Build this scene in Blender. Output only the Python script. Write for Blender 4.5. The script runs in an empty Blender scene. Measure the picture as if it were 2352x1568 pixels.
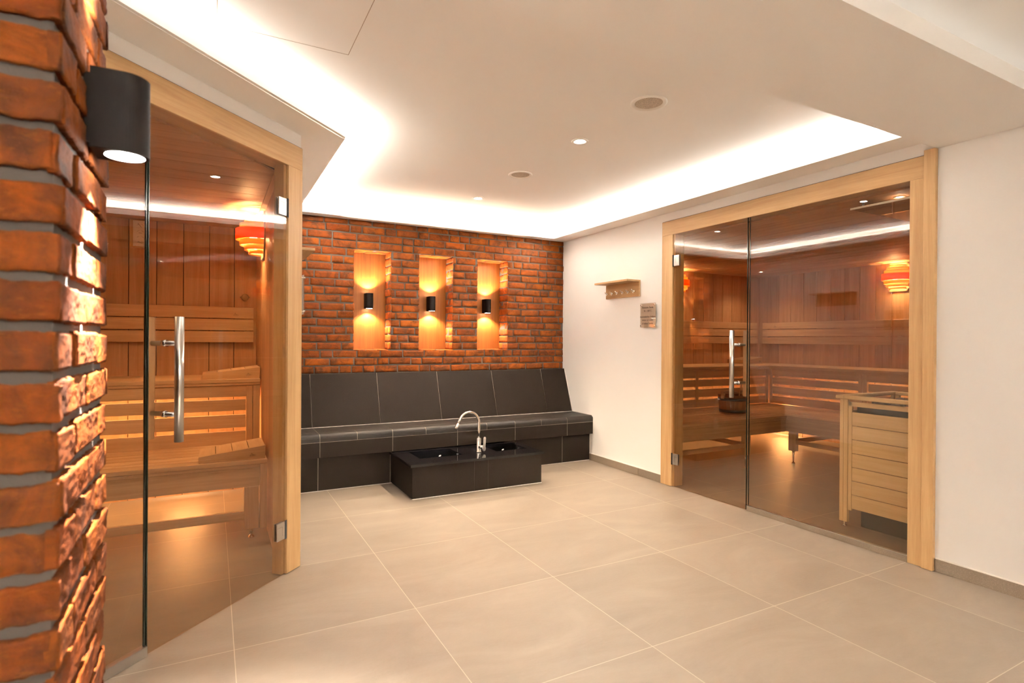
import bpy, bmesh, math, random
from math import radians, sin, cos, pi, sqrt
from mathutils import Vector, Matrix, noise
random.seed(7)
SC = bpy.context.scene
COL = SC.collection
# ------------------------------------------------------------------ camera
W, H = 2352, 1568
FPX, YAW, PIT, ROLL = 1280.86, 0.492282, -0.0019177, 0.0066138
cd = bpy.data.cameras.new('camera'); cam = bpy.data.objects.new('camera', cd); COL.objects.link(cam)
fw = Vector((sin(YAW)*cos(PIT), cos(YAW)*cos(PIT), sin(PIT)))
r0 = Vector((cos(YAW), -sin(YAW), 0)); u0 = r0.cross(fw)
rt = r0*cos(ROLL)+u0*sin(ROLL); up = -r0*sin(ROLL)+u0*cos(ROLL)
M = Matrix((( rt.x, up.x, -fw.x, 0), (rt.y, up.y, -fw.y, 0), (rt.z, up.z, -fw.z, 1.2), (0, 0, 0, 1)))
cam.matrix_world = M
cd.sensor_width = 36; cd.lens = FPX/W*36; cd.clip_start = 0.02; cd.clip_end = 60
cd.dof.use_dof = True; cd.dof.focus_distance = 4.6; cd.dof.aperture_fstop = 4.2
SC.camera = cam
# ------------------------------------------------------------------ world, exposure
wd = bpy.data.worlds.new('world'); SC.world = wd; wd.use_nodes = True
wd.node_tree.nodes['Background'].inputs[0].default_value = (1, .8, .62, 1)
wd.node_tree.nodes['Background'].inputs[1].default_value = 0.0
vs = SC.view_settings; vs.view_transform = 'Standard'; vs.look = 'None'; vs.gamma = 1; vs.use_curve_mapping = False
vs.exposure = 2.05
C_LED = (1, .945, .87); C_DOWN = (1, .80, .58); C_SAUNA = (1, .66, .32); C_SPOT = (1, .83, .60)
P_LED, P_DOWN, P_REAR = 29.5, 38.0, 1.5      # W per metre, W, W
CEIL, SOF, BEAM, LIP = 2.385, 2.275, 2.225, 2.327
XR, YB, XL = 3.36, 5.09, 0.405

# ------------------------------------------------------------------ helpers
class MB:
    def __init__(s): s.v = []; s.f = []; s.sm = []
    def add(s, vs_, fs, smooth=False):
        n = len(s.v); s.v += [tuple(v) for v in vs_]
        for f in fs: s.f.append(tuple(i+n for i in f)); s.sm.append(smooth)
        return s
    def box(s, x0, y0, z0, x1, y1, z1):
        if x0 > x1: x0, x1 = x1, x0
        if y0 > y1: y0, y1 = y1, y0
        if z0 > z1: z0, z1 = z1, z0
        return s.add([(x0,y0,z0),(x1,y0,z0),(x1,y1,z0),(x0,y1,z0),(x0,y0,z1),(x1,y0,z1),(x1,y1,z1),(x0,y1,z1)],
              [(0,3,2,1),(4,5,6,7),(0,1,5,4),(1,2,6,5),(2,3,7,6),(3,0,4,7)])
    def prism(s, poly, z0, z1):
        n = len(poly); a = sum(poly[i][0]*poly[(i+1)%n][1]-poly[(i+1)%n][0]*poly[i][1] for i in range(n))
        if a < 0: poly = poly[::-1]
        return s.add([(x,y,z0) for x,y in poly]+[(x,y,z1) for x,y in poly],
              [tuple(range(n))[::-1], tuple(range(n,2*n))]+[(i,(i+1)%n,(i+1)%n+n,i+n) for i in range(n)])
    def extr(s, poly, axis, a0, a1):
        """poly of 2D points swept along an axis ('x': poly=(y,z); 'y': poly=(x,z))"""
        n = len(poly)
        f = (lambda p,a:(a,p[0],p[1])) if axis=='x' else (lambda p,a:(p[0],a,p[1]))
        return s.add([f(p,a0) for p in poly]+[f(p,a1) for p in poly],
              [tuple(range(n)), tuple(range(n,2*n))[::-1]]+[(i,i+n,(i+1)%n+n,(i+1)%n) for i in range(n)])
    def tube(s, pts, r, n=20, cap=True):
        pts = [Vector(p) for p in pts]; rs = r if isinstance(r,(list,tuple)) else [r]*len(pts)
        base = len(s.v); prev = None
        for i,p in enumerate(pts):
            t = (pts[min(i+1,len(pts)-1)]-pts[max(i-1,0)]).normalized()
            if prev is None:
                a = Vector((0,0,1)) if abs(t.z) < .9 else Vector((1,0,0)); x = t.cross(a).normalized()
            else: x = (prev-t*prev.dot(t)).normalized()
            prev = x; y = t.cross(x)
            s.v += [tuple(p+(x*cos(2*pi*k/n)+y*sin(2*pi*k/n))*rs[i]) for k in range(n)]
        for i in range(len(pts)-1):
            for k in range(n):
                a = base+i*n+k; b = base+i*n+(k+1)%n; s.f.append((a,b,b+n,a+n)); s.sm.append(True)
        if cap:
            s.f.append(tuple(base+k for k in range(n))[::-1]); s.sm.append(False)
            e = base+(len(pts)-1)*n; s.f.append(tuple(e+k for k in range(n))); s.sm.append(False)
        return s
    def lathe(s, prof, c, n=36, ang=(0, 2*pi), axis='z'):
        full = abs(ang[1]-ang[0]-2*pi) < 1e-6; m = n if full else n+1; base = len(s.v)
        for r,z in prof:
            for k in range(m):
                a = ang[0]+(ang[1]-ang[0])*k/n
                if axis == 'z': s.v.append((c[0]+r*cos(a), c[1]+r*sin(a), c[2]+z))
                else: s.v.append((c[0]+r*cos(a), c[1]+z, c[2]+r*sin(a)))
        for i in range(len(prof)-1):
            for k in range(n):
                a = base+i*m+k; b = base+i*m+(k+1)%m; s.f.append((a,b,b+m,a+m)); s.sm.append(True)
        return s
    def build(s, name, mat, parent=None, bevel=0, loc=None, seg=2, recalc=True):
        me = bpy.data.meshes.new(name); me.from_pydata(s.v, [], s.f)
        if mat: me.materials.append(mat)
        me.polygons.foreach_set('use_smooth', s.sm); me.update()
        if recalc:
            bm = bmesh.new(); bm.from_mesh(me); bmesh.ops.recalc_face_normals(bm, faces=bm.faces); bm.to_mesh(me); bm.free()
        o = bpy.data.objects.new(name, me); COL.objects.link(o)
        if parent: o.parent = parent
        if loc: o.location = loc
        if bevel:
            b = o.modifiers.new('bevel', 'BEVEL'); b.width = bevel; b.segments = seg; b.limit_method = 'ANGLE'; b.harden_normals = False
        return o
def tag(o, label=None, cat=None, group=None, kind=None):
    if label: o['label'] = label
    if cat: o['category'] = cat
    if group: o['group'] = group
    if kind: o['kind'] = kind
    return o
def empty(name, loc=(0,0,0), rz=0):
    o = bpy.data.objects.new(name, None); COL.objects.link(o); o.location = loc; o.rotation_euler = (0,0,rz); o.empty_display_size = .05
    return o
def copy_tree(o, parent=None):
    c = o.copy(); COL.objects.link(c); c.parent = parent
    for ch in list(o.children): copy_tree(ch, c)
    return c
def light(kind, name, loc, power, col, parent=None, rot=None, **kw):
    l = bpy.data.lights.new(name, kind); l.energy = power; l.color = col
    for k,v in kw.items(): setattr(l, k, v)
    o = bpy.data.objects.new(name, l); COL.objects.link(o); o.location = loc
    if rot: o.rotation_euler = rot
    if parent: o.parent = parent
    return o

# ------------------------------------------------------------------ materials
def newmat(name):
    m = bpy.data.materials.new(name); m.use_nodes = True; nt = m.node_tree
    return m, nt, nt.nodes['Principled BSDF']
def N(nt, t, **kw):
    n = nt.nodes.new(t)
    for k,v in kw.items(): setattr(n, k, v)
    return n
def mixc(nt, fac, a, b, mode='MIX'):
    n = N(nt, 'ShaderNodeMix', data_type='RGBA', blend_type=mode)
    for i,x in ((0,fac),(6,a),(7,b)):
        if hasattr(x,'links'): nt.links.new(x, n.inputs[i])
        else: n.inputs[i].default_value = x if i == 0 else (*x, 1)
    return n.outputs[2]
def mth(nt, op, a, b=None, c=None):
    n = N(nt, 'ShaderNodeMath', operation=op)
    for i,x in enumerate((a,b,c)):
        if x is None: continue
        if hasattr(x,'links'): nt.links.new(x, n.inputs[i])
        else: n.inputs[i].default_value = x
    return n.outputs[0]
def noisen(nt, vec, scale, detail=4, rough=.55, dist=0):
    n = N(nt, 'ShaderNodeTexNoise'); n.inputs['Scale'].default_value = scale; n.inputs['Detail'].default_value = detail
    n.inputs['Roughness'].default_value = rough; n.inputs['Distortion'].default_value = dist
    if vec is not None: nt.links.new(vec, n.inputs['Vector'])
    return n.outputs['Fac']
def ramp(nt, fac, stops):
    n = N(nt, 'ShaderNodeValToRGB'); nt.links.new(fac, n.inputs[0]); e = n.color_ramp.elements
    while len(e) < len(stops): e.new(.5)
    for i,(p,c) in enumerate(stops): e[i].position = p; e[i].color = (*c,1) if len(c)==3 else c
    return n.outputs[0]
def mapping(nt, vec, scale=(1,1,1), rot=(0,0,0)):
    n = N(nt, 'ShaderNodeMapping'); n.inputs['Scale'].default_value = scale; n.inputs['Rotation'].default_value = rot
    nt.links.new(vec, n.inputs[0]); return n.outputs[0]
def bump(nt, P, h, strength, dist=.002):
    n = N(nt, 'ShaderNodeBump'); n.inputs['Strength'].default_value = strength; n.inputs['Distance'].default_value = dist
    nt.links.new(h, n.inputs['Height']); nt.links.new(n.outputs[0], P.inputs['Normal'])
def plain(name, col, rough=.5, metal=0, spec=None, var=0, bmp=0):
    m, nt, P = newmat(name); P.inputs['Roughness'].default_value = rough; P.inputs['Metallic'].default_value = metal
    P.inputs['Base Color'].default_value = (*col,1)
    if spec is not None: P.inputs['Specular IOR Level'].default_value = spec
    tc = N(nt, 'ShaderNodeTexCoord').outputs['Object']
    if var:
        f = noisen(nt, tc, 3, 3); c = mixc(nt, f, tuple(x*(1-var) for x in col), tuple(min(1,x*(1+var)) for x in col))
        nt.links.new(c, P.inputs['Base Color'])
    if bmp: bump(nt, P, noisen(nt, tc, 180, 3), bmp, .001)
    return m
def emis(name, col, st):
    m, nt, P = newmat(name); P.inputs['Base Color'].default_value = (*col,1); P.inputs['Emission Color'].default_value = (*col,1)
    P.inputs['Emission Strength'].default_value = st; P.inputs['Roughness'].default_value = .6
    return m
def wood(name, c1, c2, grain, rough=.45, knots=.3, var=.12, rot=0):
    """grain: axis letter the fibres run along, in object space"""
    m, nt, P = newmat(name); tc = N(nt, 'ShaderNodeTexCoord').outputs['Object']
    isl = N(nt, 'ShaderNodeNewGeometry').outputs['Random Per Island']
    off = N(nt, 'ShaderNodeVectorMath', operation='MULTIPLY_ADD'); off.inputs[1].default_value = (1,1,1)
    nt.links.new(tc, off.inputs[0]); cb = N(nt, 'ShaderNodeCombineXYZ')
    for i,k in enumerate((13.1, 7.7, 23.3)): nt.links.new(mth(nt,'MULTIPLY',isl,k), cb.inputs[i])
    nt.links.new(cb.outputs[0], off.inputs[2]); v = off.outputs[0]
    lo, hi = 1.2, 26
    sc = {'x':(lo,hi,hi),'y':(hi,lo,hi),'z':(hi,hi,lo)}[grain]
    f1 = noisen(nt, mapping(nt, v, sc), 1, 5, .6, .6)
    f2 = noisen(nt, mapping(nt, v, tuple(s*6 for s in sc)), 1, 3, .6)
    f = mth(nt, 'ADD', mth(nt,'MULTIPLY',f1,.75), mth(nt,'MULTIPLY',f2,.25))
    c = ramp(nt, f, [(.34, c1), (.62, c2)])
    if knots:
        vo = N(nt,'ShaderNodeTexVoronoi'); vo.inputs['Scale'].default_value = 1
        nt.links.new(mapping(nt, v, tuple(3.5 if s==lo else 9 for s in sc)), vo.inputs['Vector'])
        k = ramp(nt, vo.outputs['Distance'], [(.0,(1,1,1)),(.045,(0,0,0))])
        c = mixc(nt, mth(nt,'MULTIPLY',k,knots), c, tuple(x*.45 for x in c1))
    br = mth(nt, 'ADD', mth(nt,'MULTIPLY',isl,2*var), 1-var)
    hsv = N(nt,'ShaderNodeHueSaturation'); nt.links.new(c, hsv.inputs['Color']); nt.links.new(br, hsv.inputs['Value'])
    nt.links.new(hsv.outputs[0], P.inputs['Base Color']); P.inputs['Roughness'].default_value = rough
    bump(nt, P, f2, .15, .0006)
    return m
FR1, FR2 = (.51,.295,.120), (.645,.415,.195)      # frame pine
SA1, SA2 = (.50,.255,.115), (.66,.37,.19)      # sauna alder planks
BE1, BE2 = (.56,.33,.165), (.72,.46,.25)      # bench boards
WF = {a: wood('pale_pine_'+a, FR1, FR2, a, .42, .12, .05) for a in 'xz'}
WS = {a: wood('alder_plank_'+a, SA1, SA2, a, .5, .1, .14) for a in 'xyz'}
WB = {a: wood('bench_board_'+a, BE1, BE2, a, .5, .35, .08) for a in 'xyz'}
WO = wood('oak_board', (.30,.175,.07), (.42,.26,.115), 'y', .45, .1, .05)
HG = {a: wood('heater_board_'+a, (.80,.58,.30), (.92,.72,.42), a, .45, .25, .05) for a in 'xyz'}

WALLM = plain('white_plaster', (.91,.89,.86), .75, var=.015, bmp=.08)
CEILM = plain('ceiling_paint', (.92,.90,.87), .8, var=.01)
STEEL = plain('brushed_steel', (.62,.60,.57), .28, 1, var=.06)
CHROME = plain('polished_chrome', (.85,.83,.80), .07, 1)
BLACKP = plain('black_lacquer', (.0065,.0042,.0035), .55, var=.1, spec=.05)
GRANITE = plain('black_granite', (.008,.007,.008), .06, var=.3)
BOWL = plain('black_bowl', (.004,.004,.004), .12)
DARK = plain('dark_gap', (.01,.008,.006), .8)
SEAL = plain('white_seal', (.80,.76,.70), .5)
HBLACK = plain('heater_sheet', (.025,.022,.02), .45, .3)
CAST = plain('grey_sheet', (.20,.19,.18), .35, .8)
WHITEP = plain('white_plastic', (.80,.77,.72), .4)
BRASS = plain('bronze_knob', (.40,.29,.15), .45, .6, var=.2)
GLOW = emis('lamp_lens', (1,.93,.84), 30)
GLOWN = emis('small_lamp_lens', (1,.93,.84), 14)
TAPE = emis('light_tape', (1,.90,.78), .8)

def glassm(name, tint, ior=1.5):
    m, nt, P = newmat(name); nt.nodes.remove(P); out = nt.nodes['Material Output']
    g = N(nt,'ShaderNodeNewGeometry').outputs['Backfacing']
    fr = N(nt,'ShaderNodeFresnel'); nt.links.new(mth(nt,'ADD', ior, mth(nt,'MULTIPLY', g, 1/ior-ior)), fr.inputs['IOR'])
    tr = N(nt,'ShaderNodeBsdfTransparent'); tr.inputs[0].default_value = (*tint,1)
    gl = N(nt,'ShaderNodeBsdfGlossy'); gl.inputs['Roughness'].default_value = 0.0; gl.inputs[0].default_value = (1,1,1,1)
    mx = N(nt,'ShaderNodeMixShader'); nt.links.new(fr.outputs[0], mx.inputs[0]); nt.links.new(tr.outputs[0], mx.inputs[1]); nt.links.new(gl.outputs[0], mx.inputs[2])
    nt.links.new(mx.outputs[0], out.inputs[0]); return m
GLASS = glassm('bronze_glass', (.885,.835,.765))
CLEAR = glassm('clear_acrylic', (.93,.91,.88))
GEDGE = plain('glass_edge', (.012,.022,.014), .15)

def floormat():
    m, nt, P = newmat('stone_tiles'); tc = N(nt,'ShaderNodeTexCoord').outputs['Object']
    sp = N(nt,'ShaderNodeSeparateXYZ'); nt.links.new(tc, sp.inputs[0])
    ux = mth(nt,'DIVIDE', mth(nt,'SUBTRACT', sp.outputs[0], .078), .7265); uy = mth(nt,'DIVIDE', mth(nt,'SUBTRACT', sp.outputs[1], 1.667), .7285)
    masks = []
    for u in (ux,uy):
        fr = mth(nt,'FRACT',u); d = mth(nt,'MINIMUM', fr, mth(nt,'SUBTRACT',1,fr)); masks.append(d)
    d = mth(nt,'MINIMUM', masks[0], masks[1])
    grout = mth(nt,'LESS_THAN', d, .0019)
    wn = N(nt,'ShaderNodeTexWhiteNoise', noise_dimensions='2D'); cb = N(nt,'ShaderNodeCombineXYZ')
    nt.links.new(mth(nt,'FLOOR',ux), cb.inputs[0]); nt.links.new(mth(nt,'FLOOR',uy), cb.inputs[1]); nt.links.new(cb.outputs[0], wn.inputs['Vector'])
    va = N(nt,'ShaderNodeVectorMath', operation='MULTIPLY_ADD'); va.inputs[1].default_value = (9,9,9)
    nt.links.new(wn.outputs['Color'], va.inputs[0]); nt.links.new(tc, va.inputs[2])
    rotv = mapping(nt, va.outputs[0], (1.0,2.4,1), (0,0,.5))
    f = noisen(nt, rotv, 1.6, 6, .62, .8); g = noisen(nt, va.outputs[0], 60, 4, .6)
    c = ramp(nt, f, [(.30,(.230,.182,.137)),(.52,(.274,.221,.170)),(.75,(.326,.267,.208))])
    c = mixc(nt, mth(nt,'MULTIPLY',g,.25), c, (.33,.27,.21))
    hs = N(nt,'ShaderNodeHueSaturation'); nt.links.new(c, hs.inputs['Color']); nt.links.new(mth(nt,'ADD',.96,mth(nt,'MULTIPLY',wn.outputs['Value'],.08)), hs.inputs['Value'])
    c = mixc(nt, grout, hs.outputs[0], (.50,.42,.32))
    nt.links.new(c, P.inputs['Base Color'])
    nt.links.new(mth(nt,'ADD', .36, mth(nt,'MULTIPLY', f, .16)), P.inputs['Roughness'])
    P.inputs['Specular IOR Level'].default_value = .45
    h = mth(nt,'ADD', noisen(nt, mapping(nt,tc,(1,2.2,1),(0,0,.4)), 42, 4, .65), mth(nt,'MULTIPLY',grout,-.5))
    bump(nt, P, h, .35, .0022)
    return m
FLOORM = floormat()
def tilemat(name, c1, c2, rough=.5, spec=.05):
    m, nt, P = newmat(name); tc = N(nt,'ShaderNodeTexCoord').outputs['Object']; isl = N(nt,'ShaderNodeNewGeometry').outputs['Random Per Island']
    f = noisen(nt, tc, 3, 5, .65, .4); g = noisen(nt, tc, 260, 3, .7)
    c = mixc(nt, f, c1, c2); c = mixc(nt, mth(nt,'MULTIPLY',ramp(nt,g,[(.5,(0,0,0)),(.72,(1,1,1))]),.35), c, tuple(x*2.1 for x in c2))
    hs = N(nt,'ShaderNodeHueSaturation'); nt.links.new(c, hs.inputs['Color']); nt.links.new(mth(nt,'ADD',.88,mth(nt,'MULTIPLY',isl,.24)), hs.inputs['Value'])
    nt.links.new(hs.outputs[0], P.inputs['Base Color']); P.inputs['Roughness'].default_value = rough; P.inputs['Specular IOR Level'].default_value = spec
    bump(nt, P, g, .25, .0006); return m
ANTH = tilemat('anthracite_tile', (.0096,.0058,.0040), (.0155,.0103,.0073), .6)
ANTHS = tilemat('anthracite_seat_tile', (.013,.0085,.006), (.021,.015,.011), .45, .2)
SKIRT = tilemat('skirting_tile', (.20,.155,.11), (.26,.205,.15), .45)
GROUT = plain('light_grout', (.34,.28,.22), .8)
def brickm(name, k=1):
    m, nt, P = newmat(name); tc = N(nt,'ShaderNodeTexCoord').outputs['Object']; isl = N(nt,'ShaderNodeNewGeometry').outputs['Random Per Island']
    cb = N(nt,'ShaderNodeCombineXYZ'); nt.links.new(mth(nt,'MULTIPLY',isl,31), cb.inputs[0]); nt.links.new(mth(nt,'MULTIPLY',isl,17), cb.inputs[2])
    va = N(nt,'ShaderNodeVectorMath', operation='ADD'); nt.links.new(tc, va.inputs[0]); nt.links.new(cb.outputs[0], va.inputs[1]); v = va.outputs[0]
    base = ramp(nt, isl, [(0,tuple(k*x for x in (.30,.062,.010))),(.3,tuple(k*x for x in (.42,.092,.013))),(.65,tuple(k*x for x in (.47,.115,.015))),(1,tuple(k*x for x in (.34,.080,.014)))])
    f = noisen(nt, v, 9, 6, .65, .8); g = noisen(nt, mapping(nt,v,(1,1,3)), 38, 5, .7); h = noisen(nt, v, 260, 3, .7)
    c = mixc(nt, ramp(nt,f,[(.38,(0,0,0)),(.64,(1,1,1))]), base, tuple(k*x for x in (.13,.040,.016)))
    c = mixc(nt, mth(nt,'MULTIPLY',ramp(nt,g,[(.55,(0,0,0)),(.75,(1,1,1))]),.6), c, tuple(k*x for x in (.50,.16,.028)))
    c = mixc(nt, mth(nt,'MULTIPLY',ramp(nt,h,[(.62,(0,0,0)),(.8,(1,1,1))]),.6), c, (.10,.035,.02))
    nt.links.new(c, P.inputs['Base Color']); P.inputs['Roughness'].default_value = .78; P.inputs['Specular IOR Level'].default_value = .05
    hh = mth(nt,'ADD', mth(nt,'MULTIPLY',g,.8), mth(nt,'MULTIPLY',h,.4)); bump(nt, P, hh, .7 if k > .4 else .4, .004)
    return m
BRICK = brickm('hand_moulded_brick', .48); BRICKR = brickm('lit_hand_moulded_brick', .95); BRICKP = brickm('shaded_hand_moulded_brick', .27)  # colour carries the light: reveals paler for lamp glare, pillar darker for shade
MORTAR = plain('grey_mortar', (.078,.060,.047), .95, var=.25, bmp=.6)
def copper():
    m, nt, P = newmat('rusty_copper'); tc = N(nt,'ShaderNodeTexCoord').outputs['Object']
    f = noisen(nt, mapping(nt,tc,(26,10,1.1)), 1, 7, .7, .2); g = noisen(nt, tc, 5, 4, .6, 1)
    c = ramp(nt, f, [(.25,(.17,.046,.008)),(.5,(.29,.092,.013)),(.75,(.38,.14,.020))])
    c = mixc(nt, mth(nt,'MULTIPLY',g,.5), c, (.24,.085,.022))
    nt.links.new(c, P.inputs['Base Color']); P.inputs['Metallic'].default_value = .35; P.inputs['Roughness'].default_value = .38
    bump(nt, P, f, .2, .001); return m
COPPER = copper()
def veneer(name, col, trans):
    m, nt, P = newmat(name); P.inputs['Base Color'].default_value = (*col,1); P.inputs['Roughness'].default_value = .5
    out = nt.nodes['Material Output']; t = N(nt,'ShaderNodeBsdfTranslucent'); t.inputs[0].default_value = (*col,1)
    mx = N(nt,'ShaderNodeMixShader'); mx.inputs[0].default_value = trans
    nt.links.new(P.outputs[0], mx.inputs[1]); nt.links.new(t.outputs[0], mx.inputs[2]); nt.links.new(mx.outputs[0], out.inputs[0]); return m
VEN = veneer('birch_veneer', (.97,.60,.20), .55); VENR = veneer('red_veneer', (.97,.24,.015), .6)

# ------------------------------------------------------------------ shell: floor, ceilings, walls
tag(MB().box(-3.2,-3.4,-.1,7.2,5.6,0).build('floor', FLOORM), 'beige stone tile floor running through the whole room', 'floor', kind='structure')
tag(MB().box(-1.9,-3.2,CEIL,XR+.1,YB+.3,CEIL+.08).build('ceiling', CEILM), 'smooth off-white ceiling panel above the light coves', 'ceiling', kind='structure')
def struct(o, label=None, cat=None): return tag(o, label, cat, kind='structure')
# diagonal lines:  wall  y = x+2.725 ;  lip y = x+2.444
KW, KL, KT = 2.725, 2.444, .012
# soffit (dropped border) as one mesh, with upstand lip
s = MB()
s.box(3.165+KT, 1.45, SOF, XR, YB+.01, SOF+.02)                       # right
s.box(XL, 4.98+KT, SOF, 3.165+KT, YB+.01, SOF+.02)                     # back
s.prism([(XL, KW+XL),(.62-KT,KL+.62),(.62-KT,4.98+KT),(XL,4.98+KT)], SOF, SOF+.02)
s.prism([(XL, KW+XL),(.62-KT,KL+.62),(.61-KT,KL+.61+KT*.4),(-.91-KT,KL-.91+KT*.7),(-1.20,KW-1.20)], SOF, SOF+.02)
s.prism([(-.91,KL-.91),(-1.20,KW-1.20),(-1.45,1.30),(-1.45,1.5)], SOF, SOF+.02)
SOFO = struct(s.build('trim_ceiling_soffit', CEILM), 'dropped ceiling border hiding the light strips', 'ceiling')
s = MB()
s.box(3.165, 1.534, SOF, 3.165+KT, 4.98+KT, LIP); s.box(.62, 4.98, SOF, 3.1649, 4.98+KT, LIP)
s.box(.62-KT, 3.064, SOF, .62, 4.98+KT, LIP)
s.prism([(.62,KL+.60),(-.91,KL-.91),(-.91-KT,KL-.91+KT*.7),(.62-KT,KL+.60+.012)], SOF, LIP)
struct(s.build('trim_cove_upstand', CEILM), 'narrow upstand edge around the ceiling recess', 'ceiling')
# beam with near trough
s = MB()
s.box(-1.45, 1.13, BEAM, XR, 1.534, CEIL-.001); s.box(-1.45,1.022,BEAM,XR,1.13,BEAM+.02); s.box(-1.45,1.01,BEAM,XR,1.022,BEAM+.072)
struct(s.build('trim_ceiling_beam', CEILM), 'wide flat ceiling beam crossing above the sauna front', 'beam')
# rear soffit (behind the camera)
s = MB()
s.box(3.152,-3.1,SOF,XR,1.01,SOF+.02); s.box(3.14,-3.1,SOF,3.152,1.01,LIP); s.box(-1.45,-3.1,SOF,3.14,-2.75,SOF+.02); s.box(-1.2,-2.75,SOF,3.14,-2.738,LIP)
s.box(-1.45,-2.75,SOF,-1.2,1.01,SOF+.02); s.box(-1.212,-2.75,SOF,-1.2,1.01,LIP)
struct(s.build('trim_rear_soffit', CEILM), 'dropped ceiling border in the rear half of the room', 'ceiling')

# right wall with opening y 1.532..3.565 z 0..2.2
OY0, OY1, OZ = 1.532, 3.565, 2.203
s = MB(); s.box(XR,OY1,0,XR+.12,YB+.2,CEIL); s.box(XR,-3.1,0,XR+.12,OY0,CEIL); s.box(XR,OY0,OZ,XR+.12,OY1,CEIL)
struct(s.build('wall_right', WALLM), 'off-white plaster wall around the right sauna front', 'wall')
# left wall (room side) + diagonal return
s = MB(); s.prism([(XL,3.145),(XL,YB+.2),(XL-.08,YB+.2),(XL-.08,3.07)],0,CEIL)
struct(s.build('wall_left', WALLM), 'off-white plaster wall between left sauna and brick wall', 'wall')
def dg(sv, d=0):   # along the diagonal front: s from right corner, d towards room
    return (XL - .70711*sv + .70711*d, XL+KW - .70711*sv - .70711*d)
s = MB(); s.prism([dg(-.0),dg(2.03),dg(2.03,-.1),dg(-.0,-.1)],OZ,CEIL); s.prism([dg(2.03),dg(3.4),dg(3.4,-.1),dg(2.03,-.1)],0,CEIL)
struct(s.build('wall_diagonal', WALLM), 'white wall band above the left sauna front', 'wall')
s = MB(); s.box(-1.57,-3.1,0,-1.45,1.03,CEIL)
struct(s.build('wall_rear_left', WALLM)); struct(MB().box(-1.57,-3.22,0,XR+.12,-3.1,CEIL).build('wall_rear', WALLM))
# back wall, brick slips with three niches
NX = [(1.113,1.455),(1.725,2.072),(2.334,2.680)]; NZ = (1.105,2.015); ND = .19
def brick_panel(mb, org, U, V, Nn, ulen, vlen, holes=(), rowh=.0715, joint=.013, L=.212, seed=1, nu=10, nv=5, amp=.0022, v0=0, edge=.0035, fixed=None, depth=.012):
    """bricks on a panel: org corner, U along, V up, Nn outward"""
    fr_ = lambda i,n,l: 0 if i == 0 else 1 if i == n else (.0022/l+(1-.0044/l)*(i-1)/(n-2) if n > 2 else i/n)
    rnd = random.Random(seed); org = Vector(org); U = Vector(U); V = Vector(V); Nn = Vector(Nn)
    row = 0; v = v0
    while v < vlen-.01:
        vb, vt = v+joint/2, min(v+rowh-joint/2, vlen)
        if vb < 0: vb = 0
        if vt-vb > .015:
            u = -rnd.random()*L if fixed is None else fixed[row%2]
            if fixed is not None: u = -L+fixed[row%2]
            while u < ulen:
                l = L if rnd.random() < .72 else L*.5
                if fixed is not None: l = L
                a, b = max(u+joint/2,0), min(u+l-joint/2, ulen); u += l
                segs = [(a,b)]
                for (h0,h1,z0,z1) in holes:
                    if vt > z0+.01 and vb < z1-.01:
                        ns = []
                        for (p,q) in segs:
                            if q <= h0 or p >= h1: ns.append((p,q)); continue
                            if p < h0: ns.append((p,h0))
                            if q > h1: ns.append((h1,q))
                        segs = ns
                for (p,q) in segs:
                    if q-p < .018: continue
                    seed_v = Vector((rnd.random()*50, rnd.random()*50, rnd.random()*50))
                    nuu = max(3, int(nu*(q-p)/L)); j = rnd.uniform(-.0022,.0022); dj = rnd.uniform(-.003,.003)
                    tilt = rnd.uniform(-.004,.004)
                    vs_, base = [], len(mb.v)
                    for iy in range(nv+1):
                        for ix in range(nuu+1):
                            fu, fv = fr_(ix,nuu,q-p), fr_(iy,nv,vt-vb)
                            uu = p+(q-p)*fu; vv = vb+(vt-vb)*fv+j
                            nv_ = noise.noise(Vector((uu*22,vv*30,0))+seed_v); n2 = noise.noise(Vector((uu*70,vv*110,5))+seed_v)+.5*noise.noise(Vector((uu*190,vv*260,5))+seed_v)
                            eu = min(fu,1-fu)*(q-p); ev = min(fv,1-fv)*(vt-vb); e = min(eu,ev)
                            dn = depth+dj+amp*(nv_*1.6+n2*.9)+tilt*(fu-.5)
                            if e < 1e-6: dn -= edge
                            if ix in (0,nuu): uu += edge*.8*noise.noise(Vector((vv*60,3,1))+seed_v)
                            if iy in (0,nv): vv += edge*1.1*noise.noise(Vector((uu*45,9,2))+seed_v)+(edge*.6*noise.noise(Vector((uu*150,19,2))+seed_v) if nu > 30 else 0)
                            if ix in (0,nuu) and iy in (0,nv):
                                uu += (.5-fu)*edge*1.2; vv += (.5-fv)*edge*1.2
                            vs_.append(org+U*uu+V*vv+Nn*dn)
                    nxs = nuu+1
                    fs = [(iy*nxs+ix,iy*nxs+ix+1,(iy+1)*nxs+ix+1,(iy+1)*nxs+ix) for iy in range(nv) for ix in range(nuu)]
                    ring = [ix for ix in range(nxs)]+[iy*nxs+nuu for iy in range(1,nv+1)]+[nv*nxs+ix for ix in range(nuu-1,-1,-1)]+[iy*nxs for iy in range(nv-1,0,-1)]
                    nb = len(vs_); m = len(ring)
                    for r in ring: vs_.append(vs_[r].copy())
                    for r in ring:
                        w = vs_[r]; vs_.append(w-Nn*((w-org).dot(Nn)+.006))
                    fs += [(nb+i, nb+m+i, nb+m+(i+1)%m, nb+(i+1)%m) for i in range(m)]
                    if U.cross(V).dot(Nn) < 0: fs = [f[::-1] for f in fs]
                    mb.add(vs_, fs, True)
        v += rowh; row += 1
YM = YB+.008
s = MB()
s.box(XL-.08,YM,0,NX[0][0],YM+.2,CEIL)
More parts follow.
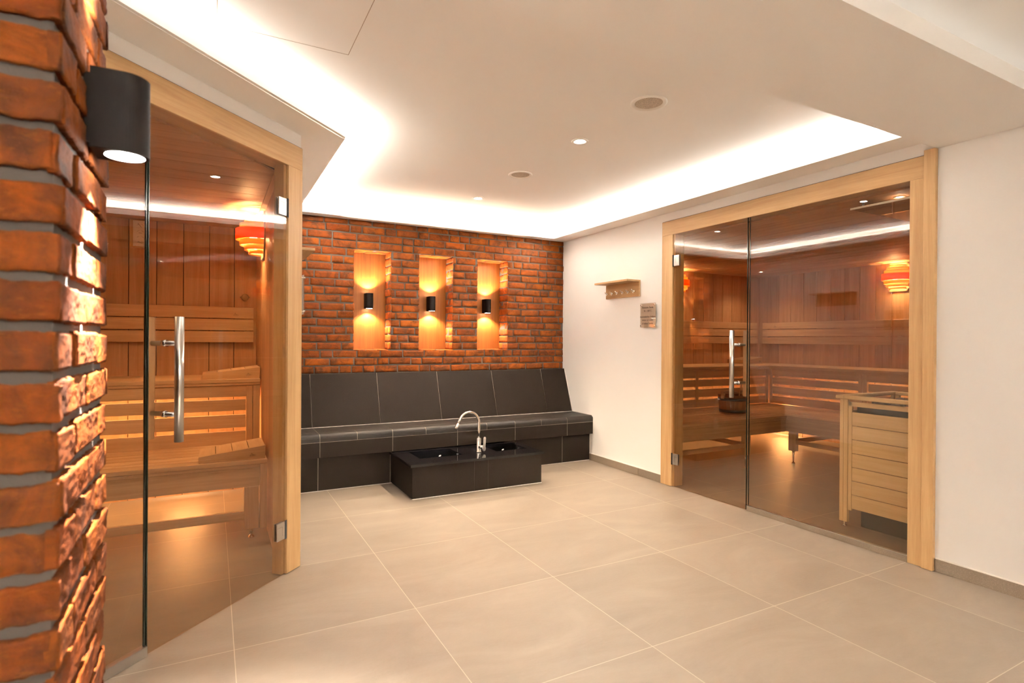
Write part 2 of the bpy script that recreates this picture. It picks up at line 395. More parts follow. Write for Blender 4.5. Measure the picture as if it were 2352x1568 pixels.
for i in range(3):
    x0,x1 = NX[i]; xn = NX[i+1][0] if i < 2 else XR+.12
    s.box(x0,YM,0,x1,YM+.2,NZ[0]); s.box(x0,YM,NZ[1],x1,YM+.2,CEIL); s.box(x1,YM,0,xn,YM+.2,CEIL); s.box(x0-.01,YM+ND,NZ[0]-.01,x1+.01,YM+.3,NZ[1]+.01)
wb = struct(s.build('wall_back', MORTAR), 'brick feature wall with three lit niches', 'wall')
s = MB()
brick_panel(s, (XL,YM,.900), (1,0,0),(0,0,1),(0,-1,0), XR-XL, SOF-.900, [(a-XL,b-XL,NZ[0]-.900,NZ[1]-.900) for a,b in NX], v0=-.005, rowh=.07, seed=3, depth=.0065, edge=.0022, amp=.0016, joint=.012)
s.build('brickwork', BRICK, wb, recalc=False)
s = MB()
for (a,b) in NX:
    for xx,nn in ((a,1),(b,-1)):
        brick_panel(s, (xx,YM+.0,NZ[0]), (0,1,0),(0,0,1),(nn,0,0), ND-.0, NZ[1]-NZ[0], v0=.0, L=.21, fixed=(.10,.19), seed=int(a*10)+nn, depth=.003, amp=.0015, joint=.008)
    brick_panel(s, (a,YM,NZ[1]), (1,0,0),(0,1,0),(0,0,-1), b-a, ND, L=.21, seed=int(b*10), rowh=.095, depth=.003, amp=.0015, joint=.008)
    brick_panel(s, (a,YM-.01,NZ[0]), (1,0,0),(0,1,0),(0,0,1), b-a, ND, L=.21, seed=int(b*10)+1, rowh=.1, depth=.003, amp=.0012, joint=.008)
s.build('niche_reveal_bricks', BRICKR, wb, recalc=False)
# pillar
PX, PY0, PY1 = -.198, 1.033, 1.449
s = MB(); s.box(-1.45,PY0+.010,0,PX-.010,PY1-.01,CEIL)
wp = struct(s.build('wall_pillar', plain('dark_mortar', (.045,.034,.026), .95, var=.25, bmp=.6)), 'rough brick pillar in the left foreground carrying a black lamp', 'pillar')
s = MB(); RH = .0731; z0p = (1.2153 % RH)-RH
brick_panel(s, (PX,PY0+.010,0),(-1,0,0),(0,0,1),(0,-1,0),1.2,CEIL,rowh=RH,joint=.016,seed=21,nu=56,nv=18,amp=.0018,v0=z0p,edge=.0035,fixed=(.212,.106),depth=.010)
brick_panel(s, (PX-.010,PY0,0),(0,1,0),(0,0,1),(1,0,0),PY1-PY0,CEIL,rowh=RH,joint=.016,seed=22,nu=56,nv=18,amp=.0013,v0=z0p,edge=.0035,fixed=(.106,.212),depth=.010)
brick_panel(s, (PX,PY1-.010,0),(-1,0,0),(0,0,1),(0,1,0),1.2,CEIL,rowh=RH,joint=.016,seed=23,nu=6,nv=3,amp=.0025,v0=z0p,edge=.004,fixed=(.212,.106),depth=.010)
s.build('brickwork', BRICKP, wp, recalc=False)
# baseboards
def skirt(name, segs, label):
    s = MB()
    for (x0,y0,x1,y1) in segs: s.box(x0,y0,0.001,x1,y1,.068)
    o = struct(s.build(name, SKIRT, bevel=.001), label, 'baseboard')
    t = MB()
    for (x0,y0,x1,y1) in segs: t.box(x0,y0,.068,x1,y1,.0725)
    t.build('joint', SEAL, o); return o
skirt('baseboard_right', [(XR-.009,3.565,XR,3.852),(XR-.009,3.855,XR,4.63),(XR-.009,-3.1,XR,.08),(XR-.009,.084,XR,.81),(XR-.009,.814,XR,1.528)], 'brown tile skirting along the right wall')
skirt('baseboard_left', [(XL,3.15,XL+.012,3.86),(XL,3.863,XL+.012,4.57)], 'brown tile skirting along the left wall')

# ------------------------------------------------------------------ ceiling hatch, downlights, speakers
hq = [(.005,1.72),(.005,2.374),(.491,2.377),(.494,1.72)]
s = MB()
hw = .0022
x0,y0,x1,y1 = .006,1.60,.492,2.376
for a in ((x0,y0,x0+hw,y1),(x1-hw,y0,x1,y1),(x0,y0,x1,y0+hw),(x0,y1-hw,x1,y1)): s.box(a[0],a[1],CEIL-.0012,a[2],a[3],CEIL+.001)
ht = empty('ceiling_hatch', (.25,2.0,CEIL)); tag(ht, 'flush square access hatch in the ceiling, only its thin outline showing', 'hatch')
h = s.build('gap', plain('hatch_gap',(.35,.25,.18),.9), ht, recalc=True); h.matrix_parent_inverse = ht.matrix_world.inverted(); h.location = (-.25,-2.0,-CEIL)
h = MB().box(x0+hw,y0+hw,CEIL-.0008,x1-hw,y1-hw,CEIL+.001).build('panel', CEILM, ht); h.location = (-.25,-2.0,-CEIL)
bpy.context.view_layer.update()
ht.children[0].matrix_parent_inverse = Matrix.Identity(4)

def downlight(x, y, z, label, grp, power=P_DOWN, r=.05, cone=104, col=C_DOWN, rim=SEAL):
    t = empty('downlight', (x,y,z)); tag(t, label, 'ceiling light', grp)
    MB().lathe([(r*.62,-.001),(r*.66,-.004),(r*.95,-.005),(r,-.002),(r,0.004)], (0,0,0), 40).build('rim', rim, t)
    MB().lathe([(r*.62,-.001),(r*.58,.0015),(r*.5,.002)], (0,0,0), 40).build('inner_ring', STEEL, t)
    MB().lathe([(0.0001,-.0012),(r*.5,-.0012)], (0,0,0), 32).build('lens', GLOW, t)
    light('SPOT','light_source',(0,0,-.012),power,col,t,None,spot_size=radians(cone),spot_blend=.75,shadow_soft_size=.011)
    return t
downlight(1.914,2.733,CEIL,'round recessed ceiling spotlight between the two speakers','recessed ceiling spotlights')
downlight(1.944,4.242,CEIL,'round recessed ceiling spotlight nearest the brick wall','recessed ceiling spotlights')
for (x,y,w_) in ((1.9,.1,'first'),(1.9,-1.6,'second')):
    downlight(x,y,CEIL,w_+' unseen fill spotlight added in the rear half of the room','recessed ceiling spotlights', P_REAR)  # unseen spots, added for light from behind the camera
def grille():
    m, nt, P = newmat('speaker_mesh'); tc = N(nt,'ShaderNodeTexCoord').outputs['Object']
    vo = N(nt,'ShaderNodeTexVoronoi'); vo.inputs['Scale'].default_value = 260; nt.links.new(tc, vo.inputs['Vector'])
    c = ramp(nt, vo.outputs['Distance'], [(.25,(.30,.25,.20)),(.5,(.62,.55,.46))]); nt.links.new(c, P.inputs['Base Color']); P.inputs['Roughness'].default_value = .6
    return m
GRM = grille()
for (x,y,r,lb) in ((1.903,2.127,.090,'round ceiling speaker with grey mesh, the larger-looking one near the beam'),(1.931,3.49,.086,'round ceiling speaker with grey mesh, between the two spotlights')):
    t = empty('ceiling_speaker', (x,y,CEIL)); tag(t, lb, 'speaker', 'ceiling speakers')
    MB().lathe([(r*.76,-.002),(r*.80,-.005),(r*.94,-.006),(r,-.003),(r,.003)],(0,0,0),56).build('rim', SEAL, t)
    MB().lathe([(.0001,-.005),(r*.4,-.0045),(r*.76,-.002)],(0,0,0),56).build('mesh_cover', GRM, t)

# ------------------------------------------------------------------ LED strips in the cove
def led(name, p0, p1, power, label, z=LIP+.013, rot=None):
    p0, p1 = Vector((*p0,z)), Vector((*p1,z)); c = (p0+p1)/2; L = (p1-p0).length; a = math.atan2(p1.y-p0.y,p1.x-p0.x)
    t = empty('led_strip', c, a); tag(t, label, 'light strip', 'light strips in the ceiling coves')
    MB().box(-L/2,-.008,-.036,L/2,.008,-.004).build('profile', SEAL, t)
    MB().box(-L/2,-.006,-.004,L/2,.006,-.002).build('tape', TAPE, t)
    light('AREA','light_source',(0,0,0),power*L,C_LED,t,(pi,0,0),shape='RECTANGLE',size=L,size_y=.014)
off = .045
led('r', (3.165+off,1.56),(3.165+off,4.98+off), P_LED*.82, 'warm white light strip hidden above the right ceiling border')
led('b', (.64,4.98+off),(3.165+off-.02,4.98+off), P_LED*.62, 'warm white light strip hidden above the brick wall')
led('l', (.62-off,3.10),(.62-off,4.98+off-.02), P_LED, 'warm white light strip hidden above the left wall')
led('d', (-.93,KL-.93+off*1.414),(.60-.03,KL+.57+off*1.414), P_LED*.26, 'warm white light strip hidden above the left sauna front')
led('n', (-.6,1.022+.05),(3.3,1.022+.05), P_LED*.0006, 'dim light strip in the near edge of the ceiling beam', z=BEAM+.055)
led('rl', (-1.212-off,-2.7),(-1.212-off,.3), P_LED*.8, 'light strip above the rear left border behind the viewer')
led('rb', (-1.2,-2.762-off),(3.1,-2.762-off), P_LED*6, 'light strip above the rear border behind the viewer')

# ------------------------------------------------------------------ glass sauna fronts
def D_edges(t, s0, s1, z0, z1, y, th=.004):
    pass
def glass_front(loc, rz, sg, doors, side, mirror_trim):
    """local x runs along the front away from the hinge corner, room side at y*sg > 0"""
    d0, d1, f0, f1, end = doors
    Y = lambda a: a*sg; jd = .062 if side == 'left' else .10
    # frame
    fr = empty('trim_%s_frame' % side, loc, rz); tag(fr, 'pale pine frame around the %s sauna glass front' % side, 'frame', kind='structure')
    MB().box(0,Y(.012),.002,d0-.012,Y(-jd),2.085).build('post', WF['z'], fr, .002)
    MB().box(d0-.012,Y(-.004),.002,d0+.006,Y(-jd),2.085).build('door_stop', WF['z'], fr, .002)
    MB().box(0,Y(.012),2.085,end if not mirror_trim else end-.056,Y(-.10),2.203).build('header', WF['x'], fr, .002)
    MB().box(f1,Y(.012),.002,end if not mirror_trim else end-.056,Y(-.10),2.085).build('post', WF['z'], fr, .002)
    if mirror_trim: MB().box(end-.056,Y(.024),.002,end,Y(-.10),2.227).build('cover_board', WF['z'], fr, .002)
    MB().box(-.001,Y(-.002),2.203,end,Y(.006),2.2065).build('shadow_gap', DARK, fr)
    # door
    dr = empty('door_%d' % (1 if side=='left' else 2), loc, rz); tag(dr, 'frameless bronze-tinted glass door of the %s sauna' % side, 'door', kind='structure')
    ya, yb = Y(.006), Y(-.002)
    g = MB(); g.box(d0-.004,ya,.006,d1,yb,2.088); g.build('glass_pane', GLASS, dr)
    e = MB(); e.box(d1-.0005,ya,.006,d1+.0035,yb,2.086); e.build('pane_edge', GEDGE, dr)
    for z in (.231,1.866):
        hg = MB(); hg.box(d0+.004,Y(.006),z-.044,d0+.060,Y(.013),z+.044); hg.box(d0+.004,Y(-.002),z-.044,d0+.060,Y(-.009),z+.044)
        hg.box(d0-.010,Y(-.006),z-.030,d0+.006,Y(.011),z+.030)
        ho = hg.build('hinge', STEEL, dr, .0015)
        MB().box(d0-.013,Y(.012),z-.048,d0+.003,Y(.0125),z+.048).build('hinge_shadow', DARK, ho)
        q = MB()
        for b in ((.022,-.022,.0230,.022),(.022,.0213,.058,.0223)): q.box(d0+b[0],Y(.0128),z+b[1],d0+b[2],Y(.0134),z+b[3])
        q.build('cover_joint', CAST, ho)
    hs = d1-.072
    hd = empty('pull_handle'); hd.parent = dr; tag(hd, 'steel tube handle outside, wooden bar inside')
    MB().tube([(hs,Y(.075),.800),(hs,Y(.075),1.283)], .0165, 28).build('steel_grip', STEEL, hd)
    MB().box(hs-.017,Y(-.062),.800,hs+.017,Y(-.090),1.283).build('wooden_grip', WB['z'], hd, .007, seg=4)
    for z in (.904,1.180):
        MB().tube([(hs,Y(-.062),z),(hs,Y(.060),z)], .0095, 20).build('standoff', STEEL, hd)
        MB().tube([(hs,Y(-.006),z),(hs,Y(.013),z)], .0135, 24).build('washer', CHROME, hd)
    # fixed pane
    wn = empty('window_%d' % (1 if side=='left' else 2), loc, rz); tag(wn, 'fixed bronze-tinted glass pane beside the %s sauna door' % side, 'window', kind='structure')
    MB().box(f0,Y(.004),.036,f1+.004,Y(-.004),2.088).build('glass_pane', GLASS, wn)
    MB().box(f0-.003,Y(.004),.03,f0,Y(-.004),2.086).build('pane_edge', GEDGE, wn)
    MB().box(f0-.008,Y(.012),.001,f1,Y(-.012),.037).build('floor_rail', STEEL if side=='left' else SKIRT, wn, .001)
    MB().box(f0-.008,Y(.0125),.037,f1,Y(-.012),.0395).build('rail_edge', STEEL, wn)
glass_front((XL,XL+KW,0), radians(225), 1, (.121,.881,.892,1.92,2.03), 'left', False)
glass_front((XR,OY1,0), radians(-90), -1, (.135,.853,.872,1.905,2.033), 'right', True)

# ------------------------------------------------------------------ sauna shells
def planks_wall(mb, p0, p1, z0, z1, w=.174, gap=.004, th=.012, start=0, nrm=(0,-1)):
    p0 = Vector(p0); p1 = Vector(p1); L = (p1-p0).length; t = (p1-p0)/L; n = Vector(nrm); a = -start
    while a < L:
        b = min(a+w-gap, L); aa = max(a,0)
        if b-aa > .01:
            q = [p0+t*aa+n*0, p0+t*b, p0+t*b+n*th, p0+t*aa+n*th]
            c = .0015
            q = [p0+t*aa-n*.002, p0+t*b-n*.002, p0+t*b+n*(th-.002), p0+t*(b-.002)+n*th, p0+t*(aa+.002)+n*th, p0+t*aa+n*(th-.002)]
            mb.prism([(v.x,v.y) for v in q], z0, z1)
        a += w
ZS = 2.075
def backing(name, boxes, label):
    s = MB()
    for b in boxes: s.box(*b)
    return struct(s.build(name, DARK), label, 'wall')
# left sauna: back wall y=4.95, side wall x=.305, far wall x=-2.0
YL = 4.95
o = backing('wall_left_sauna_back', [(-2.1,YL+.012,0,.40,YL+.06,2.3)], 'vertical timber cladding on the rear wall of the left sauna')
s = MB(); planks_wall(s, (-2.0,YL+.012),(.31,YL+.012),0,ZS,start=.113,nrm=(0,-1)); s.build('cladding', WS['z'], o)
o = backing('wall_left_sauna_side', [(.318,3.10,0,.328,YL+.05,2.3)], 'timber cladding on the side wall of the left sauna')
s = MB(); planks_wall(s, (.318,3.06),(.318,YL),0,ZS,nrm=(-1,0)); s.build('cladding', WS['z'], o)
o = backing('wall_left_sauna_far', [(-2.1,.7,0,-2.012,YL+.05,2.3)], 'timber cladding on the hidden wall of the left sauna')
s = MB(); planks_wall(s, (-2.012,.75),(-2.012,YL),0,ZS,nrm=(1,0)); s.build('cladding', WS['z'], o)
# ceilings: boards along x, step along y
def board_ceiling(name, poly_x_at, y0, y1, z, label, w=.174):
    s = MB(); y = y1
    while y > y0:
        a, b = max(y-w+.006,y0), y; xs0 = poly_x_at(a); xs1 = poly_x_at(b)
        s.prism([(xs0[0],a),(xs0[1],a),(xs1[1],b),(xs1[0],b)], z, z+.012); y -= w
    o = struct(s.build(name, WS['x']), label, 'ceiling')
    return o
board_ceiling('ceiling_left_sauna', lambda y:(-2.0, min(.306, y-KW-.135)), .9, YL, ZS, 'timber board ceiling inside the left sauna')
struct(MB().prism([(-2.05,.8),(.30,3.15),(.31,YL+.02),(-2.05,YL+.02)], ZS+.012, ZS+.02).build('ceiling_left_sauna_back', DARK))
MB().box(.276,3.17,ZS-.014,.306,YL,ZS).build('trim_left_sauna_ceiling', WS['y'])
struct(bpy.data.objects['trim_left_sauna_ceiling'], 'timber edge strip under the left sauna ceiling', 'trim')
# right sauna
XS, YS, Y0S = 6.58, 5.13, .75
o = backing('wall_right_sauna_back', [(XR+.1,YS,0,XS+.1,YS+.05,2.3)], 'timber cladding of the right sauna, wall with the half-hidden lamp')
s = MB(); planks_wall(s, (XR+.12,YS),(XS,YS),0,ZS,start=.05,nrm=(0,-1)); s.build('cladding', WS['z'], o)
o = backing('wall_right_sauna_side', [(XS+.012,Y0S,0,XS+.06,YS+.05,2.3)], 'timber cladding of the right sauna, far wall')
s = MB(); planks_wall(s, (XS+.012,Y0S),(XS+.012,YS),0,ZS,start=.1,nrm=(-1,0)); s.build('cladding', WS['z'], o)
o = backing('wall_right_sauna_near', [(XR+.1,Y0S-.06,0,XS+.06,Y0S-.012,2.3)], 'timber cladding of the right sauna, hidden near wall')
s = MB(); planks_wall(s, (XR+.12,Y0S-.012),(XS,Y0S-.012),0,ZS,nrm=(0,1)); s.build('cladding', WS['z'], o)
o = backing('wall_right_sauna_inner', [(XR+.12,OY1,0,XR+.128,YS,2.3),(XR+.12,Y0S,0,XR+.128,OY0,2.3),(XR+.12,OY0,OZ,XR+.128,OY1,2.3)], 'inner face of the right sauna front wall')
s = MB(); planks_wall(s, (XR+.128,OY1+.01),(XR+.128,YS),0,ZS,nrm=(1,0)); planks_wall(s, (XR+.128,Y0S),(XR+.128,OY0-.01),0,ZS,nrm=(1,0)); s.build('cladding', WS['z'], o)
s = MB(); x = XR+.105
while x < XS:
    s.box(x, Y0S-.01, ZS, min(x+.168,XS), YS, ZS+.012); x += .174
struct(s.build('ceiling_right_sauna', WS['y']), 'timber board ceiling inside the right sauna', 'ceiling')
struct(MB().box(XR+.105,Y0S-.02,ZS+.012,XS,YS,ZS+.02).build('ceiling_right_sauna_back', DARK))

# ------------------------------------------------------------------ sauna benches
def sauna_bench(name, loc, rz, L, depth, top, label, grp, upper=False, legs=(), x0=0, grille=None, posts=(), lz=.055, sz=(.114,.164), end_post=False):
    """local: x along, front at y=0, depth towards +y"""
    t = empty(name, loc, rz); tag(t, label, 'sauna bench', grp)
    s = MB(); y = .0
    n = int(round(depth/.092)); w = depth/n
    for i in range(n): s.box(x0, i*w+.0, top-.026, L, (i+1)*w-.010, top)
    s.build('seat', WB['x'], t, .003)
    ft = top-.033 if upper else top-.055
    Lf = L-.0405 if (not upper and end_post) else L
    MB().box(x0, .004, top-.044, Lf, .030, top-.027).build('front_edge', WB['x'], t, .002)
    MB().box(x0, .012, ft-.09 if upper else top-.160, Lf, .034, top-.046).build('front_board', WB['x'], t, .002)
    if upper:
        s = MB()
        for (a,b) in grille:
            for (z0,z1) in ((.700,.778),(.583,.672),(.470,.558)): s.box(a,.016,z0,b,.034,z1)
        s.build('grille', WB['x'], t, .002)
        for (a,b) in posts: MB().box(a,.006,.471,b,.050,top-.046).build('post', WB['z'], t, .002)
    else:
        if end_post: MB().box(L-.039,-.002,.055,L,.05,top-.027).build('end_post', WB['z'], t, .002)
        for a in legs:
            MB().box(a-.04,.006,lz,a+.04,.05,top-.160).build('leg', WB['z'], t, .003)
            MB().tube([(a,.03,lz),(a,.03,lz*.6),(a,.03,.014)],[.013,.010,.006],16).build('foot_rod', CHROME, t)
            MB().lathe([(.0001,.016),(.010,.014),(.017,.004),(.018,.001)],(a,.03,0),20).build('foot_pad', CHROME, t)
        if len(legs) > 1: MB().box(min(legs),.012,sz[0],max(legs),.034,sz[1]).build('stretcher', WB['x'], t, .002)
        for a in legs: MB().box(a-.02,.034,sz[0]+.004,a+.02,depth,sz[1]).build('cross_rail', WB['y'], t, .002)
    # under-seat bearers
    for a in (x0+.08, (x0+L)/2, L-.08): MB().box(a-.02,.036,top-.09,a+.02,depth-.01,top-.027).build('bearer', WB['y'], t)
    return t
G1, G2 = 'tiered benches in the left sauna', 'tiered benches in the right sauna'
sauna_bench('sauna_bench', (-1.95,3.69,0), 0, 2.245, .66, .47, 'lower bench of the left sauna carrying a wedge headrest', G1, legs=(.5,2.16), end_post=True)
sauna_bench('sauna_bench', (-1.95,4.30,0), 0, 2.245, .63, .92, 'upper bench of the left sauna with slatted front', G1, True, grille=[(0,2.155)], posts=[(2.158,2.198),(2.200,2.243),(.9,.945)])
# right sauna
sauna_bench('sauna_bench', (XR+.135,3.60,0), 0, 1.55, .85, .47, 'lower bench of the right sauna under the wooden bucket', G2, legs=(.1,.99), lz=.125, sz=(.195,.236))
sauna_bench('sauna_bench', (XR+.135,4.45,0), 0, 3.065, .66, .92, 'upper bench of the right sauna along the wall behind the bucket', G2, True, grille=[(0,2.36)], posts=[(1.20,1.24),(2.36,2.40)])
sauna_bench('sauna_bench', (5.05,4.45,0), -pi/2, 3.65, .85, .47, 'lower bench of the right sauna along the far wall, behind the heater', G2, legs=(.90,2.6), x0=0, lz=.125, sz=(.195,.236))
sauna_bench('sauna_bench', (5.90,4.446,0), -pi/2, 3.63, .66, .92, 'upper bench of the right sauna along the far wall', G2, True, grille=[(.03,1.04),(1.14,3.6)], posts=[(.0,.03),(1.045,1.085),(1.09,1.13)])

def backrest(loc, rz, segs, label, zs=((1.178,1.264),(1.275,1.364),(1.373,1.456))):
    t = empty('wall_slat_panel', loc, rz); tag(t, label, 'slat panel', 'slatted wall backrests in the saunas')
    for (a,b) in segs:
        s = MB()
        for (z0,z1) in zs: s.box(a,0,z0,b,.018,z1)
        s.build('slats', WB['x'], t, .003)
        for x in (a+.05,b-.05): MB().box(x-.02,.018,zs[0][0]+.01,x+.02,.052,zs[2][1]-.01).build('batten', WB['z'], t)
backrest((-1.9,YL-.054,0),0,[(0,2.185)],'three-slat wall backrest in the left sauna', ((1.171,1.256),(1.264,1.352),(1.358,1.446)))
backrest((XR+.135,YS-.066,0),0,[(0,2.97)],'three-slat wall backrest in the right sauna, behind the door handle')
backrest((XS-.054,YS-.10,0),-pi/2,[(0,1.618),(1.640,4.1)],'three-slat wall backrest in two lengths on the far wall of the right sauna')

def scribble(parent, x, y, z, w, axis='x', mat=None):
    s = MB(); 
    pts = [(0,0),(.18,.02),(.30,.75),(.36,1),(.42,.15),(.50,.0),(.56,.45),(.62,.05),(.74,.30),(.80,.0),(1,.08)]
    for (a,b) in zip(pts,pts[1:]):
        p = Vector((x+a[0]*w, y, z+a[1]*w*.42)); q = Vector((x+b[0]*w, y, z+b[1]*w*.42)); s.tube([p,q], .0006, 5)
    s.box(x,y-.0005,z-.004,x+w*.8,y+.0005,z-.0032)
    return s.build('burnt_mark', DARK, parent)
def headrest(loc, rz, label, low=.036, high=.080, L=.355, D=.30):
    t = empty('headrest', loc, rz); tag(t, label, 'headrest', 'wedge headrests on the sauna benches')
    Z = lambda x: low+(high-low)*x/L
    for (a,b) in ((0,.020),(D-.02,D)): MB().extr([(0,0),(L,0),(L+.004,high),(0,low)],'y',a,b).build('side_board', WB['x'], t, .002)
    s = MB(); n = 4; w = L/n
    for i in range(n):
        a, b = i*w+(.002 if i else 0), (i+1)*w-(.002 if i < n-1 else 0)
        s.extr([(a,Z(a)-.018),(b,Z(b)-.018),(b,Z(b)),(a,Z(a))],'y',.0202,D-.0202)
    s.build('top_slats', WB['y'], t, .0008)
    MB().box(0,.0202,.002,.016,D-.0202,low-.019).build('end_board', WB['y'], t); MB().box(L-.018,.0202,.002,L,D-.0202,high-.022).build('end_board', WB['y'], t)
    scribble(t, L*.76, -.0007, .024, .035)
    return t
headrest((-.062,4.335,.921), 0, 'wooden wedge headrest on the upper bench of the left sauna')
headrest((-.071,3.715,.471), 0, 'wooden wedge headrest on the lower bench of the left sauna')
headrest((6.02,4.83,.921), radians(12), 'wooden wedge headrest on the corner of the right sauna upper bench', .05,.085)
tm = empty('bench_mark',(.11,YL-.055,1.39)); tm.parent = None
bpy.data.objects.remove(tm)
for o in bpy.data.objects:
    if o.get('label','').startswith('three-slat wall backrest in the left'): scribble(o, 2.04, -.0007, 1.385, .04)
    if o.get('label','').startswith('three-slat wall backrest in two'): scribble(o, .17, -.0007, 1.40, .05)

# ------------------------------------------------------------------ sauna wall lamps: octagonal board and stacked curved veneers
def sauna_lamp(loc, rz, label, power=42):
    """local: wall plane y=0, lamp grows towards -y; z=0 centre"""
    t = empty('sauna_wall_lamp', loc, rz); tag(t, label, 'wall lamp', 'veneer wall lamps in the saunas')
    a, b, hz = .145, .085, .155
    poly = [(-b,-hz),(b,-hz),(a,-.075),(a,.075),(b,hz),(-b,hz),(-a,.075),(-a,-.075)]
    MB().extr(poly,'y',-.010,0).build('back_board', WB['x'], t, .001)
    bands = [(.0,.040,.140,.165,VENR),(.055,.030,.122,.140,VEN),(-.055,.030,.122,.140,VEN),(.088,.026,.102,.112,VEN),(-.088,.026,.102,.112,VEN),(.118,.022,.080,.085,VEN),(-.118,.022,.080,.085,VEN)]
    for (z,h,rx,ry,m) in bands:
        s = MB(); n = 28; hh = h if h==.040 else h*.62
        if h == .040: hh = .036
        for i in range(n+1):
            an = pi*i/n
            for k,rr in enumerate((1,.985)):
                x = -rx*rr*cos(an); y = -ry*rr*(abs(sin(an))**.8)-.010
                s.v += [(x,y,z-hh),(x,y,z+hh)]
        for i in range(n):
            q = i*4
            for (p,r_) in ((0,1),(2,3)): s.f.append((q+p,q+4+p,q+4+r_,q+r_)); s.sm.append(True)
            s.f.append((q,q+4,q+6,q+2)); s.f.append((q+1,q+5,q+7,q+3)); s.sm += [False,False]
        s.build('veneer_band', m, t, recalc=True)
    MB().lathe([(.0001,-.035),(.018,-.03),(.026,-.008),(.022,.015),(.012,.035),(.0001,.036)],(0,-.065,0),20).build('bulb', emis('sauna_bulb',(1,.62,.28),6), t)
    light('POINT','light_source',(0,-.068,0),power,C_SAUNA,t,None,shadow_soft_size=.03)
    return t
sauna_lamp((XS-.001,3.366,1.915), -pi/2, 'orange veneer wall lamp seen full face in the right sauna', 27)
sauna_lamp((5.03,YS-.013,1.915), 0, 'orange veneer wall lamp half hidden behind the right sauna door frame', 27)
sauna_lamp((.305,4.19,1.905), -pi/2, 'orange veneer wall lamp seen sideways in the left sauna')

# lights under the upper benches
def under_light(loc, power, label, size=(.9,.05), rz=0):
    t = empty('bench_light', loc, rz); tag(t, label, 'light', 'warm lights under the upper benches'); power *= .55
    MB().box(-size[0]/2,-.015,-.03,size[0]/2,.02,.03).build('housing', WB['x'], t)
    light('AREA','light_source',(0,-.025,0),power,(1,.74,.46),t,(radians(75),0,0),shape='RECTANGLE',size=size[0],size_y=size[1])
under_light((-.17,YL-.03,.30), 4.5, 'hidden warm lamp under the left sauna upper bench', (.22,.08))
under_light((XS-.03,4.70,.30), 12, 'hidden warm lamp in the right sauna bench corner', (.22,.08), -pi/2)
def strip_light(loc, rz, L, power, label):
    t = empty('bench_light_strip', loc, rz); tag(t, label, 'light', 'warm light strips behind the slatted bench fronts')
    MB().box(-L/2,-.02,-.004,L/2,.02,.022).build('profile', WB['x'], t)
    light('AREA','light_source',(0,.0,-.006),power*L,(1,.66,.30),t,(radians(28),0,0),shape='RECTANGLE',size=L,size_y=.03)
strip_light((-.85,4.42,.862), 0, 2.0, 4.5, 'warm strip hidden behind the left sauna slatted front')
strip_light((4.65,4.57,.862), 0, 2.0, 2.2, 'warm strip hidden behind the slats near the bucket')
strip_light((6.02,3.2,.862), -pi/2, 2.2, 2.2, 'warm strip hidden behind the slats on the far side')
# sauna downlights
downlight(3.62,1.85,ZS,'small spotlight above the sauna heater, by the glass shield','sauna ceiling spots',12,.032,120,C_DOWN,WB['x'])
downlight(6.02,4.667,ZS,'small spotlight in the far corner of the right sauna ceiling','sauna ceiling spots',3.5,.032,130,C_DOWN,WB['x'])
downlight(-.6,3.2,ZS,'unseen fill spotlight added in the left sauna ceiling behind the brick pillar','sauna ceiling spots',12,.032,150,(1,.72,.44),WB['x'])  # unseen spot added to light the left bench fronts
downlight(4.75,2.2,ZS,'unseen fill spotlight added in the right sauna ceiling behind the frame','sauna ceiling spots',3,.032,150,(1,.72,.44),WB['x'])  # unseen spot added to brighten the right sauna interior

# ------------------------------------------------------------------ thermometer panel, vent knob
t = empty('sauna_thermometer', (-.488,YL-.002,1.965)); tag(t, 'wooden box with white gauge face on the left sauna rear wall', 'thermometer')
MB().box(-.052,-.05,-.10,.062,0,.10).build('case', WF['z'], t, .003)
MB().box(-.030,-.0525,-.094,.060,-.0505,.094).build('face', WHITEP, t)
for zc in (.06,.012,-.03,-.068):
    for a0 in (-1,1):
        pts = [(.015+.026*sin(a0*(.25+.11*k)), -.0532, zc-.028+.026*cos(a0*(.25+.11*k))+.012) for k in range(7)]; MB().tube(pts,.0007,5).build('scale_arc', DARK, t)
for (p_,q_) in (((.0,-.0532,.075),(.022,-.0532,.045)),((.0,-.0532,-.062),(.028,-.0532,-.070)),((.005,-.0532,.005),(.025,-.0532,.003))): MB().tube([p_,q_],.0010,5).build('pointer', DARK, t)

t = empty('vent_knob', (.224,YL-.001,1.529)); tag(t, 'round bronze ventilation knob on the left sauna rear wall', 'knob')
MB().lathe([(.0001,-.05),(.020,-.05),(.027,-.042),(.027,-.030),(.012,-.026),(.012,0)],(0,0,0),28,axis='y').build('knob', BRASS, t)
MB().box(-.036,-.036,-.004,.036,-.030,.006).build('wing', BRASS, t, .002)
t = empty('bench_switch',(.306,3.28,1.20)); 
MB().tube([(-.006,0,-.014),(-.006,0,.014)],.006,12).build('peg', CHROME, t); MB().box(-.002,-.006,-.06,0,.006,.07).build('plate', WB['z'], t); tag(t,'tiny steel peg on a timber plate on the left sauna side wall','peg')

